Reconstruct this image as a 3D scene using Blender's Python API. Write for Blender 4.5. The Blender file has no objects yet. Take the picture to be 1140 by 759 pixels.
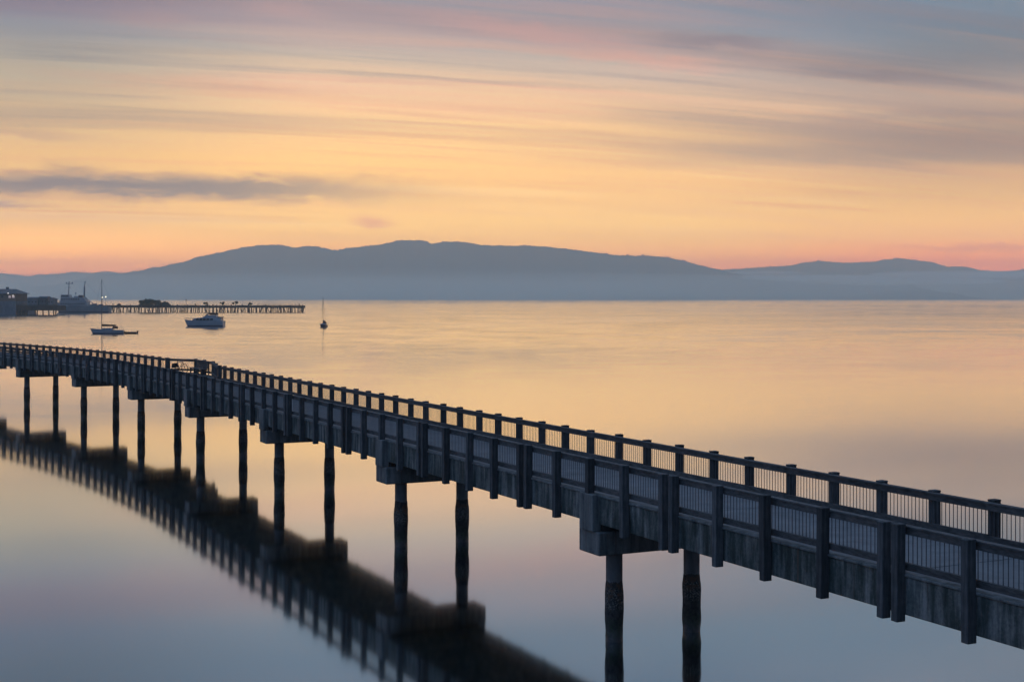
import bpy, bmesh, math, random
from mathutils import Vector, Matrix, noise as mnoise
random.seed(7)
D = bpy.data
SC = bpy.context.scene
COL = SC.collection

# ------------------------------------------------------------------ camera
F = 1537.0            # focal length in photo pixels (1140 wide)
CX, HZ = 570.0, 331.7 # principal column, horizon row
CAMZ = 9.5
WATER = -0.75
cd = D.cameras.new('camera'); cam = D.objects.new('camera', cd); COL.objects.link(cam)
cam.location = (0, 0, CAMZ); cam.rotation_euler = (math.radians(90), 0, 0)
cd.sensor_width = 36.0; cd.lens = 36.0 * F / 1140.0
cd.shift_y = -(379.5 - HZ) / 1140.0
cd.clip_start = 0.1; cd.clip_end = 120000
SC.camera = cam
SC.view_settings.view_transform = 'Standard'
SC.view_settings.look = 'None'
SC.view_settings.exposure = 0.0
SC.view_settings.gamma = 1.0
SC.view_settings.use_curve_mapping = False
SC.cycles.caustics_reflective = False
SC.cycles.max_bounces = 8
SC.cycles.volume_bounces = 5

def lin(r, g, b, k=1.0):
    f = lambda c: (c / 12.92 if c <= 0.04045 else ((c + 0.055) / 1.055) ** 2.4) * k
    return (f(r / 255), f(g / 255), f(b / 255), 1.0)

# ------------------------------------------------------------------ node helpers
class NT:
    def __init__(s, tree): s.t = tree; s.n = tree.nodes; s.l = tree.links
    def link(s, a, b): s.l.new(a, b)
    def node(s, kind, **kw):
        n = s.n.new(kind)
        for k, v in kw.items(): setattr(n, k, v)
        return n
    def val(s, sock, v):
        if isinstance(v, bpy.types.NodeSocket): s.l.new(v, sock)
        else: sock.default_value = v
    def m(s, op, a, b=0.0, c=0.0, clamp=False):
        n = s.node('ShaderNodeMath', operation=op, use_clamp=clamp)
        s.val(n.inputs[0], a); s.val(n.inputs[1], b); s.val(n.inputs[2], c)
        return n.outputs[0]
    def mix(s, f, a, b, blend='MIX'):
        n = s.node('ShaderNodeMix', data_type='RGBA', blend_type=blend)
        s.val(n.inputs[0], f); s.val(n.inputs[6], a); s.val(n.inputs[7], b)
        return n.outputs[2]
    def ramp(s, f, stops, interp='LINEAR'):
        n = s.node('ShaderNodeValToRGB'); n.color_ramp.interpolation = interp
        e = n.color_ramp.elements
        while len(e) < len(stops): e.new(0.5)
        for i, (p, c) in enumerate(stops):
            e[i].position = p; e[i].color = c if len(c) == 4 else (*c, 1)
        s.val(n.inputs[0], f); return n.outputs[0]
    def noise(s, vec, scale=1.0, detail=4.0, rough=0.55, dist=0.0):
        n = s.node('ShaderNodeTexNoise'); s.val(n.inputs['Vector'], vec)
        n.inputs['Scale'].default_value = scale; n.inputs['Detail'].default_value = detail
        n.inputs['Roughness'].default_value = rough; n.inputs['Distortion'].default_value = dist
        return n.outputs['Fac']
    def comb(s, x, y, z):
        n = s.node('ShaderNodeCombineXYZ'); s.val(n.inputs[0], x); s.val(n.inputs[1], y); s.val(n.inputs[2], z)
        return n.outputs[0]
    def smooth(s, v, a, b):      # 0 at a, 1 at b
        n = s.node('ShaderNodeMapRange', interpolation_type='SMOOTHSTEP')
        s.val(n.inputs[0], v); n.inputs[1].default_value = a; n.inputs[2].default_value = b
        return n.outputs[0]
    def bump(s, v, lo0, lo1, hi0, hi1):   # 0 -> 1 -> 0
        return s.m('MULTIPLY', s.smooth(v, lo0, lo1), s.smooth(v, hi1, hi0))

# ------------------------------------------------------------------ world: dusk sky with streaked cloud
W = D.worlds.new('World'); SC.world = W; W.use_nodes = True
def build_sky():
    W.node_tree.nodes.clear(); t = NT(W.node_tree)
    out = t.node('ShaderNodeOutputWorld'); bg = t.node('ShaderNodeBackground')
    t.link(bg.outputs[0], out.inputs[0])
    tc = t.node('ShaderNodeTexCoord'); sep = t.node('ShaderNodeSeparateXYZ')
    t.link(tc.outputs['Generated'], sep.inputs[0])
    x, y, z = sep.outputs
    hyp = t.m('SQRT', t.m('ADD', t.m('MULTIPLY', x, x), t.m('MULTIPLY', y, y)))
    el = t.m('DIVIDE', z, t.m('MAXIMUM', hyp, 0.001))          # tangent of elevation
    az = t.m('ARCTAN2', x, y)                                   # radians, 0 = north of camera, right positive
    # cloud layer seen in perspective
    zz = t.m('ADD', t.m('MAXIMUM', z, 0.0), 0.10)
    px = t.m('DIVIDE', x, zz); py = t.m('DIVIDE', y, zz)
    A = math.radians(73); sa, ca = math.sin(A), math.cos(A)
    al = t.m('ADD', t.m('MULTIPLY', px, sa), t.m('MULTIPLY', py, ca))
    ac = t.m('SUBTRACT', t.m('MULTIPLY', px, ca), t.m('MULTIPLY', py, sa))
    def streak(fa, fc, seed, detail=5.0, dist=0.3, rough=0.55):
        return t.noise(t.comb(t.m('MULTIPLY', al, fa), t.m('MULTIPLY', ac, fc), seed), 1.0, detail, rough, dist)
    n1 = streak(0.22, 1.7, 3.1); n2 = streak(0.30, 2.6, 11.7); n3 = streak(0.16, 1.0, 23.0, 4.0); n4 = streak(0.5, 7.0, 41.0, 3.0, 0.1)
    # gently wobble the elevation with the streaks so bands are not ruled lines
    elw = t.m('ADD', el, t.m('MULTIPLY', t.m('SUBTRACT', n3, 0.5), t.m('MULTIPLY', el, 0.45)))
    elw = t.m('ADD', elw, t.m('MULTIPLY', t.m('SUBTRACT', n1, 0.5), t.m('MULTIPLY', el, 0.25)))
    f = t.m('MULTIPLY', elw, F / 500.0, clamp=True)             # ramp unit: 500 photo pixels
    S = lambda E, *c: (E / 500.0, lin(*c))
    left = t.ramp(f, [S(0, 246,142,92), S(24, 248,152,96), S(44, 250,182,102), S(85, 252,205,118), S(140, 249,202,128),
                      S(190, 244,204,146), S(228, 226,192,156), S(262, 198,176,162), S(296, 168,162,166), S(330, 142,152,168),
                      S(400, 118,138,162), S(500, 92,116,146)])
    right = t.ramp(f, [S(0, 244,140,92), S(24, 246,148,92), S(46, 238,172,98), S(80, 240,194,112), S(118, 230,184,122),
                       S(150, 200,168,138), S(190, 192,164,142), S(225, 176,158,150), S(260, 146,148,154), S(295, 122,140,156),
                       S(340, 106,130,152), S(420, 98,122,150), S(500, 90,114,146)])
    base = t.mix(t.smooth(az, -0.12, 0.36), left, right)
    # grey-mauve streaks, strongest to the right and high
    hi = t.bump(el, 0.055, 0.11, 0.20, 0.30)
    m1 = t.m('MULTIPLY', t.smooth(n1, 0.50, 0.70), hi)
    m1 = t.m('MULTIPLY', m1, t.m('ADD', 0.35, t.m('MULTIPLY', t.smooth(az, -0.10, 0.30), 0.45)))
    c = t.mix(m1, base, lin(146, 130, 132))
    # bright cream streaks through the yellow belt
    m5 = t.m('MULTIPLY', t.smooth(n2, 0.54, 0.72), t.bump(el, 0.03, 0.06, 0.13, 0.19))
    c = t.mix(t.m('MULTIPLY', m5, 0.35), c, lin(252, 216, 160))
    # orange-grey veils in the yellow belt
    m6 = t.m('MULTIPLY', t.smooth(n4, 0.50, 0.72), t.bump(el, 0.02, 0.05, 0.17, 0.21))
    c = t.mix(t.m('MULTIPLY', m6, 0.30), c, lin(222, 168, 128))
    # pink lit streaks high up, left and centre
    m2 = t.m('MULTIPLY', t.smooth(n2, 0.53, 0.70), t.bump(el, 0.105, 0.15, 0.21, 0.26))
    m2 = t.m('MULTIPLY', m2, t.smooth(az, 0.30, 0.05))
    c = t.mix(t.m('MULTIPLY', m2, 0.38), c, lin(232, 158, 142))
    # fine combed texture over the whole sheet of cloud
    n6 = streak(0.9, 13.0, 77.0, 5.0, 0.3, 0.65); n7 = streak(0.35, 4.5, 90.0, 6.0, 0.6, 0.65)
    fine = t.m('ADD', t.m('MULTIPLY', t.m('SUBTRACT', n6, 0.5), 0.75), t.m('MULTIPLY', t.m('SUBTRACT', n7, 0.5), 1.25))
    fine = t.m('MULTIPLY', fine, t.bump(el, 0.01, 0.06, 0.24, 0.4))
    fine = t.m('MULTIPLY', fine, t.m('ADD', 0.25, t.m('MULTIPLY', t.smooth(streak(0.6, 1.3, 130.0, 3.0, 0.8), 0.38, 0.62), 1.0)))
    c = t.mix(t.m('MAXIMUM', fine, 0.0, clamp=True), c, t.mix(t.smooth(el, 0.09, 0.16), lin(255, 214, 146), lin(232, 188, 166)))
    c = t.mix(t.m('MULTIPLY', t.m('MAXIMUM', t.m('MULTIPLY', fine, -1.0), 0.0, clamp=True), 1.4, clamp=True), c, t.mix(t.smooth(el, 0.08, 0.15), lin(206, 150, 116), lin(130, 122, 132)))
    # broad grey belt low on the right
    d4 = t.m('ADD', el, t.m('MULTIPLY', t.m('SUBTRACT', n1, 0.5), 0.05))
    m4 = t.m('MULTIPLY', t.bump(d4, 0.088, 0.106, 0.118, 0.140), t.smooth(az, 0.02, 0.28))
    c = t.mix(t.m('MULTIPLY', m4, 0.50), c, lin(146, 134, 126))
    # named cloud bars: (photo x0, x1, y, half height, colour, strength, slope)
    wob = t.m('MULTIPLY', t.m('SUBTRACT', t.noise(t.comb(t.m('MULTIPLY', az, 24), t.m('MULTIPLY', el, 85), 5.0), 1.0, 7, 0.62, 0.6), 0.5), 0.022)
    for (x0, x1, yy, hh, colr, k, sl) in [
            (-420, 600, 205, 17, (138,124,120), 0.9, 0.004), (-380, 500, 206, 9, (112,110,116), 0.65, 0.0), (-420, 140, 226, 6, (150,128,124), 0.6, 0.0), (-160, 70, 225, 6, (150,136,140), 0.75, 0.0),
            (380, 450, 246, 6, (222,160,126), 0.75, 0.05), (930, 1300, 275, 5, (206,150,122), 0.75, 0.0),
            (690, 900, 47, 9, (132,118,128), 0.60, 0.085), (850, 1060, 84, 8, (138,124,128), 0.55, 0.10),
            (-100, 470, 92, 9, (232,170,138), 0.35, 0.06), (420, 760, 36, 12, (222,156,146), 0.42, 0.15),
            (560, 860, 68, 8, (228,160,142), 0.45, 0.11), (100, 230, 20, 13, (214,162,152), 0.35, 0.08), (250, 380, 10, 12, (214,160,152), 0.32, 0.08),
            (-100, 140, 146, 7, (206,170,140), 0.55, 0.05), (-60, 180, 292, 6, (236,158,126), 0.55, -0.01), (760, 1200, 291, 6, (232,152,108), 0.5, 0.0),
            (850, 1300, 128, 6, (150,136,136), 0.45, 0.03), (640, 1300, 168, 16, (156,138,130), 0.40, 0.0)]:
        a0, a1 = math.atan((x0 - CX) / F), math.atan((x1 - CX) / F)
        xm = 0.5 * (x0 + x1); am = math.atan((xm - CX) / F)
        e0 = (HZ - yy) / F * math.cos(am); h = hh / F
        ev = t.m('ADD', t.m('ADD', el, wob), t.m('MULTIPLY', t.m('SUBTRACT', az, am), sl))
        da = 0.45 * (a1 - a0)
        taper = t.bump(az, a0, a0 + da, a1 - da, a1)
        dv = t.m('ABSOLUTE', t.m('SUBTRACT', ev, e0))
        msk = t.m('MULTIPLY', t.smooth(dv, h * 1.35, h * 0.15), taper)
        c = t.mix(t.m('MULTIPLY', msk, k), c, lin(*colr))
    # exposure of the afterglow: strongest in the middle, weaker to the left and right
    K = lambda E, *v: (E / 500.0, tuple(q / 4.0 for q in v))
    kf = t.m('MULTIPLY', el, F / 500.0, clamp=True)
    kl = t.ramp(kf, [K(0, 3.1,2.0,0.55), K(42, 3.1,2.4,0.80), K(82, 1.2,1.0,0.86), K(182, 0.86,0.81,0.72), K(242, 0.60,0.73,0.82), K(312, 0.46,0.58,0.71), K(390, 0.50,0.52,0.52)])
    kc = t.ramp(kf, [K(0, 3.0,1.8,0.55), K(42, 2.5,1.8,0.72), K(65, 1.63,1.42,0.85), K(95, 1.36,1.18,0.88), K(180, 1.26,1.10,0.84), K(242, 1.16,1.10,1.03), K(290, 0.84,0.96,0.94), K(312, 0.84,0.95,0.92), K(420, 0.85,0.85,0.82)])
    kr = t.ramp(kf, [K(0, 2.9,1.4,0.45), K(42, 2.75,1.40,0.36), K(65, 1.68,1.32,0.85), K(112, 1.05,0.92,0.72), K(167, 1.16,0.97,0.78), K(212, 1.15,1.06,0.95), K(250, 0.78,0.77,0.76), K(330, 0.95,0.92,0.90), K(420, 1.25,1.12,1.0)])
    k3 = t.mix(t.smooth(az, 0.10, 0.30), t.mix(t.smooth(az, -0.34, -0.12), kl, kc), kr)
    dim = t.m('SUBTRACT', 1.0, t.m('MULTIPLY', t.m('MULTIPLY', t.smooth(az, 0.19, 0.33), t.bump(el, 0.075, 0.11, 0.17, 0.21)), 0.15))
    k3 = t.mix(1.0, k3, dim, 'MULTIPLY')
    v3 = t.node('ShaderNodeVectorMath', operation='MULTIPLY'); t.val(v3.inputs[0], c); t.val(v3.inputs[1], k3)
    v4 = t.node('ShaderNodeVectorMath', operation='SCALE'); t.val(v4.inputs[0], v3.outputs[0]); v4.inputs['Scale'].default_value = 4.0
    c = v4.outputs[0]
    c = t.mix(t.smooth(el, 0.34, 0.9), c, lin(138, 166, 206))     # overhead, above the frame
    # the sky away from the afterglow: dim blue
    back = t.ramp(t.m('MULTIPLY', el, 0.5, clamp=True), [(0, lin(92,112,150)), (0.15, lin(88,116,160)), (0.4, lin(102,136,184)), (1, lin(116,150,200))])
    side = t.m('SUBTRACT', 0.95, t.m('MULTIPLY', x, 0.62))      # the north-western sky is the brighter one
    back = t.mix(1.0, back, side, 'MULTIPLY')
    wgt = t.smooth(y, 0.55, -0.35)
    c = t.mix(wgt, c, back)
    gain = t.m('ADD', 1.15, t.m('MULTIPLY', t.m('EXPONENT', t.m('MULTIPLY', t.m('MAXIMUM', el, 0.0), -15.0)), 1.5))
    t.link(c, bg.inputs[0]); t.link(gain, bg.inputs[1])
build_sky()

# ------------------------------------------------------------------ materials
def mat(name):
    m = D.materials.new(name); m.use_nodes = True
    t = NT(m.node_tree); b = t.n['Principled BSDF']
    return m, t, b
def coords(t, kind='Object'):
    return t.node('ShaderNodeTexCoord').outputs[kind]
def scaled(t, vec, s):
    n = t.node('ShaderNodeMapping'); t.link(vec, n.inputs[0]); n.inputs['Scale'].default_value = s
    return n.outputs[0]
def worn(name, c0, c1, scale=6.0, stretch=(1, 1, 1), rough=0.8, bump=0.3, dist=0.02, rnd=0.25, spec=0.3, metallic=0.0, detail=6):
    m, t, b = mat(name)
    v = scaled(t, coords(t), stretch)
    n = t.noise(v, scale, detail, 0.62, 0.3)
    n2 = t.noise(coords(t), scale * 0.23, 4, 0.6)
    col = t.ramp(t.m('ADD', t.m('MULTIPLY', n, 0.65), t.m('MULTIPLY', n2, 0.35)), [(0.34, c0), (0.66, c1)])
    oi = t.node('ShaderNodeObjectInfo').outputs['Random']
    hsv = t.node('ShaderNodeHueSaturation'); t.link(col, hsv.inputs['Color'])
    t.val(hsv.inputs['Value'], t.m('ADD', 1.0 - rnd / 2, t.m('MULTIPLY', oi, rnd)))
    t.link(hsv.outputs[0], b.inputs['Base Color'])
    b.inputs['Roughness'].default_value = rough; b.inputs['Metallic'].default_value = metallic
    b.inputs['Specular IOR Level'].default_value = spec
    if bump:
        bn = t.node('ShaderNodeBump'); bn.inputs['Strength'].default_value = bump; bn.inputs['Distance'].default_value = dist
        t.link(n, bn.inputs['Height']); t.link(bn.outputs[0], b.inputs['Normal'])
    return m
MT = {}
MT['timber'] = worn('weathered_timber', (0.019,0.021,0.023), (0.108,0.112,0.112), 11, (1,1,0.10), 0.85, 0.8, 0.015, 0.7)
MT['rail'] = worn('weathered_rail', (0.030,0.032,0.033), (0.118,0.118,0.115), 7, (0.6,0.6,3), 0.8, 0.6, 0.012, 0.35)
MT['metal'] = worn('dark_metal', (0.05,0.052,0.055), (0.10,0.10,0.105), 9, rough=0.55, bump=0, rnd=0)
MT['deck'] = worn('walkway_surface', (0.115,0.115,0.118), (0.20,0.20,0.20), 1.6, (1,1,1), 0.7, 0.2, 0.004, 0.12)
MT['pad'] = worn('rubber_pad', (0.03,0.03,0.03), (0.05,0.05,0.05), 5, bump=0)
def concrete(name, stops, rust=0.5):
    m, t, b = mat(name)
    o = coords(t)
    drip = t.noise(scaled(t, o, (1.7, 1.7, 0.22)), 2.2, 6, 0.65, 0.2)
    blot = t.noise(o, 0.9, 5, 0.6)
    fine = t.noise(o, 14, 5, 0.7)
    k = t.m('ADD', t.m('ADD', t.m('MULTIPLY', drip, 0.6), t.m('MULTIPLY', blot, 0.25)), t.m('MULTIPLY', fine, 0.15))
    c = t.ramp(k, stops)
    run = t.noise(scaled(t, o, (3.1, 3.1, 0.10)), 2.0, 4, 0.6, 0.1)
    c = t.mix(t.m('MULTIPLY', t.smooth(run, 0.60, 0.72), rust), c, (0.10, 0.055, 0.032, 1))
    drop = t.noise(scaled(t, o, (4.0, 4.0, 0.5)), 3.0, 3, 0.6, 0.0)
    c = t.mix(t.m('MULTIPLY', t.smooth(drop, 0.72, 0.78), 0.6), c, (0.42, 0.42, 0.39, 1))
    t.link(c, b.inputs['Base Color']); b.inputs['Roughness'].default_value = 0.85; b.inputs['Specular IOR Level'].default_value = 0.25
    bn = t.node('ShaderNodeBump'); bn.inputs['Strength'].default_value = 0.4; bn.inputs['Distance'].default_value = 0.012
    t.link(fine, bn.inputs['Height']); t.link(bn.outputs[0], b.inputs['Normal'])
    return m
MT['concrete'] = concrete('stained_concrete', [(0.40, (0.020,0.028,0.026)), (0.47, (0.052,0.066,0.060)), (0.53, (0.12,0.13,0.12)), (0.61, (0.25,0.25,0.235))])
MT['cap'] = concrete('pale_concrete', [(0.38, (0.05,0.058,0.055)), (0.46, (0.11,0.12,0.115)), (0.54, (0.17,0.175,0.168)), (0.64, (0.27,0.27,0.26))], 0.6)
MT['pile'] = worn('pile_concrete', (0.085,0.085,0.085), (0.20,0.195,0.185), 3, (1,1,0.4), 0.8, 0.3, 0.01, 0.3)
def growth():
    m, t, b = mat('barnacle_growth')
    o = coords(t); sp = t.node('ShaderNodeSeparateXYZ'); t.link(o, sp.inputs[0])
    n = t.noise(scaled(t, o, (1, 1, 0.7)), 9, 6, 0.65, 0.3); g = t.noise(o, 26, 3, 0.6); w = t.noise(o, 2.0, 3, 0.6)
    c = t.ramp(n, [(0.35, (0.013,0.012,0.012)), (0.68, (0.062,0.055,0.05))])
    z = t.m('ADD', sp.outputs[2], t.m('MULTIPLY', t.m('SUBTRACT', w, 0.5), 0.7))          # height above the water
    c = t.mix(t.m('MULTIPLY', t.smooth(g, 0.50, 0.64), t.bump(z, 0.85, 1.15, 1.45, 1.7)), c, (0.24, 0.22, 0.19, 1))
    c = t.mix(t.m('MULTIPLY', t.smooth(n, 0.45, 0.6), t.bump(z, 1.25, 1.5, 1.65, 1.9)), c, (0.11, 0.055, 0.03, 1))
    c = t.mix(t.m('MULTIPLY', t.smooth(g, 0.45, 0.62), t.bump(z, 0.05, 0.25, 0.5, 0.8)), c, (0.03, 0.045, 0.018, 1))
    t.link(c, b.inputs['Base Color'])
    t.link(t.m('SUBTRACT', 0.92, t.m('MULTIPLY', t.smooth(z, 0.5, 0.05), 0.6)), b.inputs['Roughness'])   # wet at the foot
    bn = t.node('ShaderNodeBump'); bn.inputs['Strength'].default_value = 0.9; bn.inputs['Distance'].default_value = 0.03
    t.link(n, bn.inputs['Height']); t.link(bn.outputs[0], b.inputs['Normal'])
    return m
MT['growth'] = growth()
MT['white_hull'] = worn('white_gelcoat', (0.24,0.26,0.29), (0.38,0.39,0.40), 0.6, (0.3,1,1), 0.35, 0, rnd=0.05, spec=0.5)
MT['grey_hull'] = worn('grey_ship_paint', (0.13,0.15,0.17), (0.23,0.25,0.27), 0.25, (0.4,1,1), 0.5, 0, rnd=0.05, spec=0.4)
MT['ship_white'] = worn('grey_white_ship_paint', (0.22,0.24,0.26), (0.36,0.38,0.40), 0.4, (0.5,1,1), 0.5, 0, rnd=0.1, spec=0.4)
MT['blue_paint'] = worn('dark_blue_paint', (0.02,0.03,0.055), (0.045,0.06,0.10), 0.5, rough=0.4, bump=0, rnd=0.05)
MT['glass'] = worn('dark_window_glass', (0.012,0.014,0.017), (0.022,0.025,0.03), 0.6, rough=0.12, bump=0, rnd=0, spec=0.6)
MT['canvas'] = worn('brown_canvas', (0.075,0.045,0.03), (0.14,0.085,0.06), 3, rough=0.9, bump=0.2, rnd=0.1)
MT['alu'] = worn('spar_metal', (0.10,0.10,0.11), (0.18,0.18,0.19), 2, rough=0.45, bump=0, rnd=0, metallic=0.3)
MT['oldwood'] = worn('old_pier_timber', (0.03,0.027,0.025), (0.08,0.068,0.06), 0.6, (1,1,0.2), 0.9, 0.3, 0.05, 0.3)
MT['shed'] = worn('shed_cladding', (0.11,0.13,0.15), (0.22,0.235,0.25), 0.5, (1,1,0.3), 0.8, 0, rnd=0.2)
MT['roofing'] = worn('dark_roofing', (0.065,0.075,0.085), (0.13,0.14,0.15), 0.7, rough=0.85, bump=0, rnd=0.15)
MT['wallwarm'] = worn('tan_wall', (0.16,0.11,0.085), (0.24,0.17,0.13), 0.5, rough=0.85, bump=0, rnd=0.1)
MT['leaf'] = worn('shrub_foliage', (0.025,0.035,0.018), (0.075,0.09,0.045), 0.9, rough=0.8, bump=0, rnd=0.3)
MT['bark'] = worn('shrub_stem', (0.03,0.024,0.018), (0.07,0.055,0.04), 2, rough=0.9, bump=0, rnd=0.1)
MT['rubber'] = worn('black_rubber', (0.012,0.012,0.012), (0.03,0.03,0.03), 6, rough=0.7, bump=0, rnd=0)
MT['bikeframe'] = worn('bike_paint', (0.03,0.05,0.09), (0.06,0.09,0.14), 6, rough=0.35, bump=0, rnd=0)
def glow(name, c, s):
    m, t, b = mat(name)
    b.inputs['Base Color'].default_value = (0.8,0.8,0.8,1)
    b.inputs['Emission Color'].default_value = (*c, 1); b.inputs['Emission Strength'].default_value = s
    return m
MT['lamp'] = glow('lit_lamp_glass', (1.0,0.82,0.50), 5)
MT['window_lit'] = glow('lit_window', (1.0,0.62,0.42), 0.22)
MT['lamp_soft'] = glow('lit_wall_lamp', (1.0,0.86,0.74), 0.9)
def hillmat(name, c0, c1):
    m, t, b = mat(name)
    o = coords(t)
    n = t.noise(o, 0.004, 8, 0.65, 0.3); n2 = t.noise(o, 0.03, 5, 0.6)
    t.link(t.ramp(t.m('ADD', t.m('MULTIPLY', n, 0.7), t.m('MULTIPLY', n2, 0.3)), [(0.35, c0), (0.65, c1)]), b.inputs['Base Color'])
    b.inputs['Roughness'].default_value = 0.95; b.inputs['Specular IOR Level'].default_value = 0.1
    return m
MT['hill'] = hillmat('forested_hill', (0.022,0.032,0.022), (0.065,0.08,0.05))
MT['headland'] = hillmat('forested_headland', (0.018,0.028,0.02), (0.05,0.065,0.042))

def water_mat():
    m, t, b = mat('calm_water')
    p = t.node('ShaderNodeNewGeometry').outputs['Position']
    b.inputs['Base Color'].default_value = (0.59, 0.675, 0.70, 1)
    b.inputs['Metallic'].default_value = 1.0          # a near mirror at these grazing angles, as in a long exposure
    sp = t.node('ShaderNodeSeparateXYZ'); t.link(p, sp.inputs[0])
    patch = t.noise(scaled(t, p, (0.0035, 0.012, 1)), 1.0, 4, 0.5, 0.4)
    open_ = t.smooth(sp.outputs[1], 100.0, 900.0)      # rippled by the breeze out in the bay, slick near the shore
    r_ = t.m('ADD', 0.058, t.m('MULTIPLY', open_, 0.06))
    t.link(t.m('ADD', r_, t.m('MULTIPLY', t.smooth(patch, 0.45, 0.70), 0.02)), b.inputs['Roughness'])
    return m
MT['water'] = water_mat()

def volume_mat(name, colr, dens, aniso=0.0):
    m = D.materials.new(name); m.use_nodes = True
    t = NT(m.node_tree); t.n.clear()
    o = t.node('ShaderNodeOutputMaterial'); v = t.node('ShaderNodeVolumePrincipled')
    v.inputs['Color'].default_value = (*colr, 1); v.inputs['Density'].default_value = dens
    v.inputs['Anisotropy'].default_value = aniso
    t.link(v.outputs[0], o.inputs['Volume'])
    return m
MT['haze'] = volume_mat('haze_air', (1.0, 0.99, 0.86), 1.5e-4, 0.55)
MT['mist'] = volume_mat('mist_air', (1.0, 0.96, 0.88), 8.0e-3, 0.3)
MT['fog'] = volume_mat('fog_air', (1.0, 0.95, 0.82), 1.9e-3, 0.35)

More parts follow.
